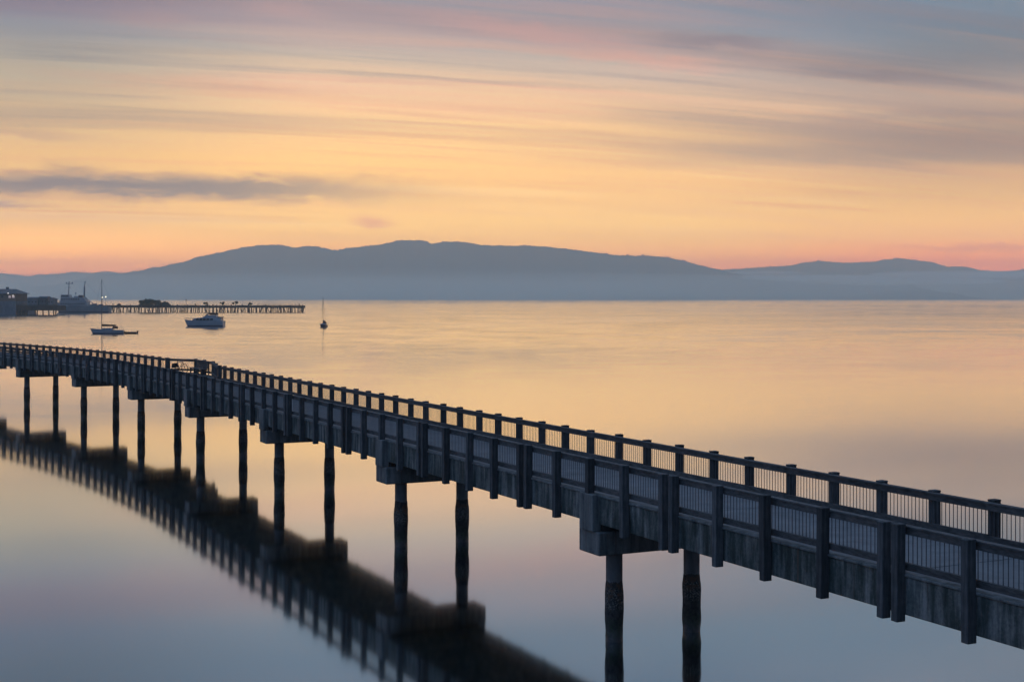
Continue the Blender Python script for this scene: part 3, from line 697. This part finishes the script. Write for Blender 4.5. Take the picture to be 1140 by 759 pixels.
def sailboat(name, px, wl, length_px, mast_px, mast_top, rz, label, cover=True, covermat='canvas'):
    dist = F * (CAMZ - WATER) / (wl - HZ); k = dist / F
    r = empty(name, ((px - CX) * k, dist, WATER), rz); tag(r, label, 'sailboat')
    L = length_px * k
    secs = hull_loft(L, L * 0.31, L * 0.165, L * 0.115, L * 0.11, 0.5, 0.10 * L)
    b = MB(); b.loft(secs); h = b.build('hull', MT['white_hull'], r)
    hullband(secs, 0.02, 0.26, 0.012).build('boot_stripe', MT['blue_paint'], h)
    dk = L * 0.125
    b = MB(); b.profile([(-0.16 * L, dk - 0.1), (-0.10 * L, dk + 0.42), (0.17 * L, dk + 0.50), (0.19 * L, dk - 0.1)], -0.10 * L, 0.10 * L, lambda x, z: 0.86 if z > dk else 1)
    cb = b.build('cabin', MT['white_hull'], r, 0.03)
    for sy in (-1, 1):
        for xx in (-0.06, 0.02, 0.10): b = MB(); b.box((xx * L, sy * 0.0955 * L, dk + 0.18), (0.055 * L, 0.03, 0.18)); b.build('window', MT['glass'], cb)
    mx = mast_px * k; top = (wl - mast_top) * k
    b = MB(); b.tube((mx, 0, dk), (mx, 0, top), 0.10, 0.065, 8); b.tube((mx, -0.9, dk + (top - dk) * 0.55), (mx, 0.9, dk + (top - dk) * 0.55), 0.03, n=6); b.build('mast', MT['alu'], r)
    b = MB()
    for q in ((-L / 2 + 0.1, 0, L * 0.16), (L / 2 - 0.1, 0, L * 0.11), (mx + 0.1, L * 0.15, dk), (mx + 0.1, -L * 0.15, dk)): b.tube(q, (mx, 0, top - 0.1), 0.016, n=5)
    b.build('rigging', MT['alu'], r)
    b = MB(); b.tube((mx, 0, dk + 1.05), (mx + 0.42 * L, 0, dk + 1.0), 0.07, n=8); bo = b.build('boom', MT['alu'], r)
    if cover:
        b = MB(); N = 10
        secs2 = []
        for i in range(N + 1):
            t_ = i / N; x = mx + 0.05 + 0.41 * L * t_; hh = 0.34 * (1 - 0.55 * t_) * (1 + 0.08 * math.sin(9 * t_)); zc = dk + 1.18
            secs2.append([Vector((x, 0.20 * (1 - .4 * t_) * math.cos(q), zc + hh * math.sin(q) + 0.1)) for q in [2 * math.pi * j / 10 for j in range(11)]])
        b.loft(secs2); b.build('sail_cover', MT[covermat], bo)
    b = MB()   # canvas dodger and stern rail
    b.profile([(0.17 * L, dk + 0.3), (0.20 * L, dk + 1.05), (0.30 * L, dk + 1.02), (0.32 * L, dk + 0.3)], -0.10 * L, 0.10 * L, lambda x, z: 0.8 if z > dk + 0.7 else 1)
    b.build('dodger', MT['canvas' if cover else 'blue_paint'], r, 0.04)
    b = MB()
    for sy in (-1, 1):
        for xx in (-0.40, -0.25, -0.1, 0.05, 0.2, 0.34, 0.46):
            yy = sy * L * 0.145 * (min(1, (xx + 0.53) / 0.42) ** 0.7); b.tube((xx * L, yy, dk - 0.2), (xx * L, yy, dk + 0.62), 0.018, n=5)
        for z in (0.35, 0.6):
            pts = [(xx * L, sy * L * 0.145 * (min(1, (xx + 0.53) / 0.42) ** 0.7), dk + z) for xx in (-0.44, -0.40, -0.25, -0.1, 0.05, 0.2, 0.34, 0.46)]
            for p, q in zip(pts, pts[1:]): b.tube(p, q, 0.010, n=4)
    b.build('guard_rail', MT['alu'], r)
    return r, dist, k
sb, sbd, sbk = sailboat('sailboat', 119, 371.6, 37, -5.6, 310.8, 0.06, 'white moored sailboat with brown sail cover and a tender behind, left in the bay')
sb2, _, _ = sailboat('sailboat', 360, 364.2, 22, -1.5, 331.0, math.radians(84), 'small dark sailboat seen end on, alone beyond the end of the old pier', True, 'blue_paint')
for c_ in kids(sb2):
    if c_.name.startswith('hull'): c_.data.materials[0] = MT['blue_paint']
# tender tied behind the sailboat
r = empty('dinghy', ((145 - CX) * sbk, sbd + 1, WATER), 0.03); tag(r, 'low dark inflatable dinghy tied behind the white sailboat', 'dinghy')
b = MB(); pts = [(-2.0, 0, 0.42), (-1.5, -0.55, 0.34), (-0.8, -0.75, 0.30), (1.7, -0.75, 0.30)]
for sg in (1, -1):
    for p, q in zip(pts, pts[1:]): b.tube((p[0], p[1] * sg, p[2]), (q[0], q[1] * sg, q[2]), 0.26, n=10)
b.build('tube', MT['rubber'], r)
b = MB(); b.box((0.1, 0, 0.14), (3.4, 1.3, 0.12)); b.build('floor', MT['shed'], r)
b = MB(); b.box((0.3, 0, 0.42), (0.3, 1.2, 0.06)); b.build('thwart', MT['shed'], r)
b = MB(); b.box((1.85, 0, 0.62), (0.35, 0.34, 0.55)); b.box((1.9, 0, 0.1), (0.12, 0.12, 0.6)); b.build('outboard_motor', MT['rubber'], r, 0.03)
b = MB(); b.tube((-2.0, 0, 0.5), (-3.4, -0.2, 0.75), 0.02, n=5); b.build('tow_rope', MT['rail'], r)

# motor yacht
def yacht():
    wl = 363.4; dist = F * (CAMZ - WATER) / (wl - HZ); k = dist / F
    r = empty('motor_yacht', ((227.5 - CX) * k, dist, WATER), -0.05); tag(r, 'pale motor yacht with flybridge and brown bimini top moored before the old pier', 'motorboat')
    L = 44.5 * k; X = lambda px: (px - 227.5) * k; Z = lambda py: (wl - py) * k
    secs = hull_loft(L, L * 0.30, Z(355.8), Z(357.0), Z(358.0), 0.7, 0.09 * L, fine=0.5, stern_w=0.92)
    b = MB(); b.loft(secs); h = b.build('hull', MT['white_hull'], r)
    hullband(secs, 0.02, 0.42, 0.015).build('boot_stripe', MT['blue_paint'], h)
    hb_ = L * 0.30 / 2
    b = MB(); b.profile([(X(213), Z(357.6)), (X(217), Z(354.3)), (X(221), Z(353.6)), (X(229.5), Z(353.2)), (X(247.5), Z(353.4)), (X(247.5), Z(358))], -hb_ * 0.80, hb_ * 0.80, lambda x, z: (0.55 if x < X(216) else 0.85 if x < X(222) else 1.0) * (0.92 if z > Z(355) else 1))
    cb = b.build('cabin', MT['white_hull'], r, 0.05)
    for x0, x1 in ((219.5, 222.6), (223.2, 226.4), (227, 230.4), (231, 234.6), (235.2, 238.6)):
        for sy in (-1, 1): b = MB(); b.profile([(X(x0), Z(356.3)), (X(x0 + 0.4), Z(354.4)), (X(x1), Z(354.3)), (X(x1), Z(356.3))], sy * hb_ * 0.74, sy * (hb_ * 0.80 + 0.02)); b.build('window', MT['glass'], cb)
    b = MB(); b.profile([(X(226), Z(353.2)), (X(231), Z(350.6)), (X(241.5), Z(350.8)), (X(243), Z(353.3))], -hb_ * 0.7, hb_ * 0.7); fb = b.build('flybridge', MT['white_hull'], r, 0.05)
    b = MB(); b.profile([(X(229.2), Z(351.5)), (X(231.6), Z(349.2)), (X(231.9), Z(349.3)), (X(229.6), Z(351.6))], -hb_ * 0.62, hb_ * 0.62); b.build('windscreen', MT['glass'], fb)
    b = MB(); b.profile([(X(231.8), Z(348.7)), (X(236), Z(347.9)), (X(242), Z(348.4)), (X(242.3), Z(350.5)), (X(235.5), Z(350.4)), (X(233.5), Z(349.4))], -hb_ * 0.66, hb_ * 0.66)
    bi = b.build('bimini', MT['canvas'], r, 0.03)
    b = MB()
    for sy in (-1, 1):
        for x_ in (233, 237.3, 241.5): b.tube((X(x_), sy * hb_ * 0.62, Z(351)), (X(x_), sy * hb_ * 0.62, Z(348.9)), 0.035, n=6)
    b.build('bimini_frame', MT['alu'], bi)
    b = MB(); b.profile([(X(243.2), Z(354)), (X(243.6), Z(352.6)), (X(248.6), Z(352.8)), (X(248.6), Z(353.5))], -hb_ * 0.74, hb_ * 0.74); b.build('aft_awning', MT['canvas'], r, 0.03)
    b = MB()
    for i in range(7):
        x_ = 205.6 + i * 1.9; yy = hb_ * (0.12 + 0.13 * i) * 0.92
        for sy in (-1, 1): b.tube((X(x_), sy * yy, Z(356.4)), (X(x_), sy * yy, Z(353.9 + 0.06 * i)), 0.03, n=5)
    for i in range(6):
        for sy in (-1, 1): b.tube((X(205.6 + i * 1.9), sy * hb_ * (0.12 + 0.13 * i) * 0.92, Z(353.9 + 0.06 * i)), (X(207.5 + i * 1.9), sy * hb_ * (0.25 + 0.13 * i) * 0.92, Z(353.96 + 0.06 * i)), 0.025, n=5)
    b.build('bow_rail', MT['alu'], r)
yacht()

# ------------------------------------------------------------------ old pier with shrubs and lamps
PD = F * (CAMZ - WATER) / (347.6 - HZ); PK = PD / F
def px_(x): return (x - CX) * PK
def pz_(y, wl=347.6): return WATER + (wl - y) * PK
pier = empty('old_pier', (px_(230), PD, WATER)); tag(pier, 'long low derelict timber pier on many closely set piles', 'pier')
pr = pier.location.copy()
class PP(MB):
    def part(s, name, m, parent=None, bevel=0.0, ref=None):
        o = ref if ref is not None else pr
        for i, p in enumerate(s.v): s.v[i] = p - o
        return s.build(name, m, parent, bevel)
b = PP(); x = 100
while x < 338:
    w = min(6 + random.random() * 5, 338 - x); dz = random.uniform(-0.12, 0.12)
    b.box(((px_(x) + px_(x + w)) / 2, PD + 4, pz_(341.3) + dz), ((w * PK) - 0.06, 9.0, 1.7)); x += w
b.part('deck', MT['oldwood'], pier)
rw = random.Random(3)
back = PP()
for i in range(60):
    x = 102 + i * 3.98 + rw.uniform(-0.5, 0.5)
    if x > 337.5: break
    top = pz_(342) + (rw.uniform(0.4, 2.6) if rw.random() < 0.7 else 0)
    b = PP(); b.tube((px_(x), PD - 0.55 + rw.uniform(-.1,.1), WATER - 1.5), (px_(x) + rw.uniform(-.25,.25), PD - 0.55, top), rw.uniform(0.32, 0.46), 0.30, 8)
    b.part('pile', MT['oldwood'], pier)
    for yy in (3.5, 8.8):
        if rw.random() < 0.85: back.tube((px_(x) + rw.uniform(-1.4,1.4), PD + yy, WATER - 1.5), (px_(x) + rw.uniform(-1.4,1.4), PD + yy, pz_(342) + (rw.uniform(0, 2.2) if rw.random() < 0.25 else 0)), 0.28, 0.24, 7)
tag(back.part('pile', MT['oldwood'], pier), kind='stuff')
b = PP()
for a, c in ((196, 222), (250, 258), (286, 332)): b.bar((px_(a), PD + 0.3, pz_(338.9)), (px_(c), PD + 0.3, pz_(339.1)), 0.12, 0.2)
for x in list(range(197, 222, 5)) + list(range(287, 333, 6)): b.box((px_(x), PD + 0.3, pz_(339.9)), (0.2, 0.16, 1.5))
b.part('railing', MT['oldwood'], pier)
b = PP()
for x in (300, 322, 334): b.bar((px_(x), PD - 0.2, WATER), (px_(x + 3), PD - 0.2, pz_(342)), 0.2, 0.25)
b.part('brace', MT['oldwood'], pier)

def shrub(name, cx, base, w, h, depth, y, label, seed, stem=0.3, group=None, leafs=420, leaf=0.42):
    rr = random.Random(seed)
    r = empty(name, (cx, y, base)); tag(r, label, 'shrub', group)
    b = MB()
    clumps = [(rr.uniform(-.42, .42) * w, rr.uniform(-.4, .4) * depth, h * rr.uniform(stem + .1, .86), rr.uniform(.16, .3)) for _ in range(max(5, int(w * 1.6)))]
    for i in range(leafs):
        c = rr.choice(clumps); d = Vector((rr.gauss(0, 1), rr.gauss(0, 1), rr.gauss(0, 1))); d.normalize(); d *= rr.random() ** 0.4
        s_ = c[3] * min(w, h * 1.6)
        p = Vector((c[0] + d.x * s_, c[1] + d.y * s_, max(0.12, c[2] + d.z * s_ * 0.8)))
        a = Vector((rr.gauss(0, 1), rr.gauss(0, 1), rr.gauss(0, 1))).normalized(); q = a.orthogonal().normalized() * leaf * rr.uniform(.5, 1.1); a = a * leaf * rr.uniform(.5, 1.1)
        b.add([p - a, p - q, p + a, p + q], [(0, 1, 2, 3)])
    b.build('crown', MT['leaf'], r)
    b = MB()
    for c in clumps[:6]: b.tube((c[0] * 0.3, c[1] * 0.3, -0.3), (c[0], c[1], c[2]), 0.11, 0.04, 6)
    b.build('stem', MT['bark'], r)
dk = pz_(341.0)
SH = [(158, 334.8, 9, 'dark shrub at the left end of the thicket on the old pier'), (164, 333.6, 11, 'tallest dark shrub of the thicket on the old pier'),
      (171, 334.6, 11, 'broad dark shrub in the middle of the pier thicket'), (178, 335.6, 10, 'lower sloping shrub right of the middle of the pier thicket'), (184.5, 336.8, 9, 'lowest shrub at the right end of the thicket on the old pier'),
      (227.8, 336.2, 5, 'round single shrub on the old pier above the motor yacht bow side'), (246, 336.0, 5, 'round shrub on the old pier just above the motor yacht stern'),
      (260.5, 335.6, 6, 'spreading shrub on the old pier right of the motor yacht'), (279, 335.8, 5, 'last small shrub towards the outer end of the old pier'), (131, 338.0, 4, 'small low shrub near the landward end of the old pier')]
for i, (x, ty, wp, lab) in enumerate(SH):
    thick = 4 < i
    shrub('shrub', px_(x), dk, wp * PK, pz_(ty) - dk, 4.5 if not thick else 3.0, PD + 3.5, lab, 20 + i, 0.05 if not thick else 0.35, 'shrubs growing on the old pier', 1500 if not thick else 260)

def lamp_post(x, ytop, lab, ybase=341.0, arm=0.5):
    r = empty('lamp_post', (px_(x), PD + 1.0, pz_(ybase))); tag(r, lab, 'lamp', 'lit lamps on the old pier')
    h = (ybase - ytop) * PK
    b = MB(); b.tube((0, 0, 0), (0, 0, h), 0.09, 0.06, 8); b.box((0, 0, 0.05), (0.4, 0.4, 0.1)); b.build('pole', MT['alu'], r)
    b = MB(); b.lathe([(0.12, h - 0.1), (0.30, h + 0.1), (0.34, h + 0.35), (0.20, h + 0.55), (0.05, h + 0.6)], 12); b.build('lamp_globe', MT['lamp'], r)
lamp_post(113.2, 331.4, 'lit white lamp on the old pier, the left one of the pair')
lamp_post(117.2, 330.9, 'lit white lamp on the old pier, the right one of the pair')
# channel marker
r = empty('channel_marker', ((207.3 - CX) / F * 1500, 1500, WATER)); tag(r, 'thin far channel marker pole standing in the water behind the old pier', 'marker')
b = MB(); b.tube((0, 0, -1), (0, 0, 9.0), 0.22, 0.16, 8); b.build('pole', MT['oldwood'], r)
b = MB(); b.box((0, -0.25, 7.9), (1.3, 0.06, 1.3)); b.build('board', MT['canvas'], r)

# ------------------------------------------------------------------ ship at the wharf
def ship():
    wl = 348.2; dist = F * (CAMZ - WATER) / (wl - HZ); k = dist / F; x0 = 92.0
    r = empty('research_ship', ((x0 - CX) * k, dist, WATER), 0.02); tag(r, 'grey white work ship with tall cross mast and stern mast at the wharf', 'ship')
    X = lambda px: (px - x0) * k; Z = lambda py: (wl - py) * k
    L = 61 * k; hb_ = 4.6
    secs = hull_loft(L, hb_ * 2, Z(336.2), Z(341.5), Z(341.5), 2.0, 3.0, 18, 0.35, 0.9)
    b = MB(); b.loft(secs); h = b.build('hull', MT['grey_hull'], r)
    hullband(secs, 0.02, 1.0, 0.03).build('boot_stripe', MT['blue_paint'], h)
    b = MB(); b.profile([(X(68), Z(341)), (X(68.4), Z(335.2)), (X(98), Z(335.2)), (X(98.6), Z(341))], -hb_ * 0.92, hb_ * 0.92); d1 = b.build('deckhouse', MT['ship_white'], r, 0.08)
    for i in range(11):
        for sy in (-1, 1): b = MB(); b.box((X(70.5 + i * 2.5), sy * (hb_ * 0.92), Z(338.2)), (0.7, 0.05, 0.8)); b.build('window', MT['glass'], d1)
    b = MB(); b.profile([(X(68.8), Z(335.2)), (X(69.4), Z(331.2)), (X(95), Z(331.2)), (X(96.5), Z(335.2))], -hb_ * 0.8, hb_ * 0.8); d2 = b.build('upper_deckhouse', MT['ship_white'], r, 0.08)
    for i in range(8):
        for sy in (-1, 1): b = MB(); b.box((X(71 + i * 2.6), sy * (hb_ * 0.8), Z(333.2)), (0.9, 0.05, 0.8)); b.build('window', MT['glass'], d2)
    b = MB(); b.profile([(X(69.0), Z(331.2)), (X(69.8), Z(328.0)), (X(78), Z(328.0)), (X(79.4), Z(331.2))], -hb_ * 0.72, hb_ * 0.72); wh = b.build('wheelhouse', MT['ship_white'], r, 0.08)
    for i in range(5):
        for sy in (-1, 1): b = MB(); b.box((X(70.6 + i * 1.6), sy * (hb_ * 0.72), Z(329.4)), (0.75, 0.05, 0.85)); b.build('window', MT['glass'], wh)
    b = MB(); b.box((X(69.35), 0, Z(329.5)), (0.08, 5.2, 0.8)); b.build('window', MT['glass'], wh)
    b = MB(); b.profile([(X(87.5), Z(331.2)), (X(88.2), Z(328.4)), (X(92), Z(328.6)), (X(92.4), Z(331.2))], -1.5, 1.5); b.build('funnel', MT['blue_paint'], r, 0.08)
    b = MB(); b.tube((X(76.4), 0, Z(328)), (X(77.0), 0, Z(313.2)), 0.36, 0.22, 8); b.bar((X(73.4), 0, Z(315.6)), (X(81.4), 0, Z(315.6)), 0.35, 0.40); b.bar((X(76.2), 0, Z(320)), (X(78.8), 0, Z(320)), 0.5, 0.25); b.box((X(74), 0, Z(315.0)), (0.5, 0.5, 0.9)); b.box((X(80.6), 0, Z(315.0)), (0.5, 0.5, 0.9)); b.build('mast', MT['grey_hull'], r)
    b = MB(); b.tube((X(93.8), 0, Z(331)), (X(94.0), 0, Z(319)), 0.62, 0.50, 8); b.tube((X(94.0), 0, Z(319)), (X(94.9), 0, Z(312.8)), 0.30, 0.16, 8); b.bar((X(93.4), 0, Z(314.2)), (X(96), 0, Z(314.2)), 0.3, 0.2); b.build('stern_mast', MT['grey_hull'], r)
    b = MB(); b.tube((X(94), 0, Z(330)), (X(100.5), 0, Z(336)), 0.22, n=6); b.tube((X(100.5), 0, Z(336)), (X(104), 0, Z(338)), 0.2, n=6); b.build('crane_boom', MT['grey_hull'], r)
    b = MB(); b.box((X(84.5), 0, Z(330.4)), (2.0, 3.0, 1.0)); b.tube((X(84.4), 0, Z(330)), (X(84.4), 0, Z(327.2)), 0.12, n=6); b.lathe([(0.2, 0), (0.55, 0.4), (0.55, 0.8), (0.1, 1.2)], 10, (X(84.4), 0, Z(327.4))); b.build('radar', MT['ship_white'], r)
    b = MB()
    for x_, w, hh in ((101.5, 2.2, 1.8), (105, 3.0, 2.4), (109, 2.2, 1.5), (112.5, 2.6, 2.0), (116.5, 2, 1.2)): b.box((X(x_), random.uniform(-2, 2), Z(341.3) + hh / 2 - 0.3), (w, 2.2, hh))
    b.build('deck_gear', MT['grey_hull'], r, 0.05)
    b = MB()
    xs = [62.5, 63.6, 65, 66.5, 68]
    for x_ in xs:
        for sy in (-1, 1): b.tube((X(x_), sy * (x_ - 61.8) * 0.62, Z(337)), (X(x_), sy * (x_ - 61.8) * 0.62, Z(334.9)), 0.05, n=5)
    for a, c in zip(xs, xs[1:]):
        for sy in (-1, 1): b.tube((X(a), sy * (a - 61.8) * 0.62, Z(334.9)), (X(c), sy * (c - 61.8) * 0.62, Z(334.9)), 0.05, n=5)
    for x_ in range(99, 122, 2):
        for sy in (-1, 1): b.tube((X(x_), sy * hb_ * 0.9, Z(341.6)), (X(x_), sy * hb_ * 0.9, Z(339.8)), 0.05, n=5)
    for sy in (-1, 1): b.tube((X(99), sy * hb_ * 0.9, Z(339.8)), (X(121), sy * hb_ * 0.9, Z(339.8)), 0.05, n=5)
    b.build('guard_rail', MT['alu'], r)
    b = MB(); b.tube((X(77), 0, Z(314)), (X(94.8), 0, Z(314)), 0.03, n=4); b.tube((X(77), 0, Z(315)), (X(62.6), 0, Z(336)), 0.03, n=4); b.tube((X(94.8), 0, Z(314)), (X(120), 0, Z(341)), 0.03, n=4); b.build('rigging', MT['alu'], r)
ship()

# ------------------------------------------------------------------ wharf and terminal at the left edge
WDI = 850.0; WK = WDI / F
wx = lambda x: (x - CX) * WK
wz = lambda y: CAMZ + (HZ - y) * WK
wr = empty('wharf', (wx(40), WDI, WATER)); tag(wr, 'dark wharf platform on timber piles in front of the ship', 'wharf'); wl_ = wr.location.copy()
def wp(): return PP()
b = wp(); b.box(((wx(17) + wx(63.5)) / 2, WDI + 8, (wz(340.2) + wz(345.6)) / 2), (wx(63.5) - wx(17), 18, wz(340.2) - wz(345.6))); b.part('deck', MT['oldwood'], wr, 0.05, wl_)
b = wp(); b.bar((wx(17), WDI - 1.2, wz(339.0)), (wx(63.5), WDI - 1.2, wz(339.0)), 0.15, 0.25)
for i in range(24): b.box((wx(17.5 + i * 2.0), WDI - 1.2, wz(339.7)), (0.18, 0.18, 0.9))
b.part('railing', MT['oldwood'], wr, 0, wl_)
for x_ in (19.4, 22.4, 25.6, 39.4, 41.8, 54.2, 59.6, 62.6, 30.5, 47.8):
    lean = random.uniform(-.4, .4)
    b = wp(); b.tube((wx(x_) + lean, WDI - 0.2, WATER - 1.5), (wx(x_), WDI - 0.2, wz(344)), 0.42, 0.36, 8); b.part('pile', MT['oldwood'], wr, 0, wl_)
tag(wr, None)
def shed(x0, x1, ytop, yeave, lab, hip=False, m='shed'):
    r = empty('shed', ((wx(x0) + wx(x1)) / 2, WDI + 7, wz(340.2))); tag(r, lab, 'shed'); o = r.location.copy()
    z0, ze, zt = wz(340.2), wz(yeave), wz(ytop)
    b = PP(); b.box(((wx(x0) + wx(x1)) / 2, WDI + 7, (z0 + ze) / 2), (wx(x1) - wx(x0), 8, ze - z0)); w = b.part('wall', MT[m], r, 0.03, o)
    n_ = max(2, int((x1 - x0) / 3))
    for i in range(n_):
        b = PP(); b.box((wx(x0 + (i + 0.5) * (x1 - x0) / n_), WDI + 2.97, (z0 + ze) / 2 + 0.1), (0.7, 0.08, 0.8)); b.part('window', MT['glass'], r, 0, o)
    b = PP(); e = 0.5; ym = WDI + 7
    b.hexa([(wx(x0) - e, ym - 4.5, ze), (wx(x1) + e, ym - 4.5, ze), (wx(x1) + e, ym + 4.5, ze), (wx(x0) - e, ym + 4.5, ze)],
           [(wx(x0) - e + (2 if hip else 0), ym - 0.4, zt), (wx(x1) + e - (2 if hip else 0), ym - 0.4, zt), (wx(x1) + e - (2 if hip else 0), ym + 0.4, zt), (wx(x0) - e + (2 if hip else 0), ym + 0.4, zt)])
    b.part('roof', MT['roofing'], r, 0, o)
shed(28.5, 40, 330.6, 332.4, 'low pale shed on the wharf beside the lit terminal building')
shed(41, 50, 329.8, 331.4, 'taller middle shed on the wharf left of the ship', False, 'roofing')
shed(51.2, 57.5, 331.0, 332.8, 'small shed at the ship end of the wharf', True)
# terminal building on its sea wall
sw = MB(); sw.box(((wx(-150) + wx(19.0)) / 2, WDI + 16, (wz(335.2) + WATER - 2) / 2), (wx(19.0) - wx(-150), 36, wz(335.2) - WATER + 2))
sw = sw.build('sea_wall', MT['shed'], None, 0.1); tag(sw, 'tall dark quay wall rising from the water at the left edge', 'quay')
tr = empty('terminal_building', (wx(0), WDI + 12, wz(335.2))); tag(tr, 'dark roofed waterfront building with warm lit windows on the quay', 'building'); to = tr.location.copy()
b = PP(); b.box(((wx(-60) + wx(16.5)) / 2, WDI + 12, (wz(335.19) + wz(327)) / 2), (wx(16.5) - wx(-60), 20, wz(327) - wz(335.19))); b.part('wall', MT['wallwarm'], tr, 0.05, to)
b = PP(); ze, zt = wz(327), wz(321.6); y0, y1 = WDI + 0.8, WDI + 23.2
b.hexa([(wx(-62), y0, ze), (wx(19.0), y0, ze), (wx(19.0), y1, ze), (wx(-62), y1, ze)], [(wx(-55), y0 + 7, zt), (wx(7.5), y0 + 7, zt), (wx(7.5), y1 - 7, zt), (wx(-55), y1 - 7, zt)])
rf = b.part('roof', MT['roofing'], tr, 0, to)
b = PP(); b.box((wx(1.0), WDI + 11, wz(320.9)), (1.4, 1.4, 1.6)); b.part('chimney', MT['roofing'], rf, 0, to)
for i, x_ in enumerate((-14, -9, -4, 1, 9.5, 13.6)):
    b = PP(); b.box((wx(x_), WDI + 1.95, wz(330.3)), (1.5, 0.1, 1.5)); b.part('window', MT['window_lit'] if i in (2, 4, 5) else MT['glass'], tr, 0, to)
b = PP(); b.lathe([(0.1, 0), (0.42, 0.2), (0.42, 0.55), (0.1, 0.8)], 10, (wx(8.1), WDI + 1.4, wz(327.2))); b.part('wall_lamp', MT['lamp_soft'], tr, 0, to)
b = PP(); b.lathe([(0.1, 0), (0.34, 0.2), (0.34, 0.5), (0.1, 0.7)], 10, (wx(13.5), WDI + 1.4, wz(329.4))); b.part('wall_lamp', MT['lamp_soft'], tr, 0, to)
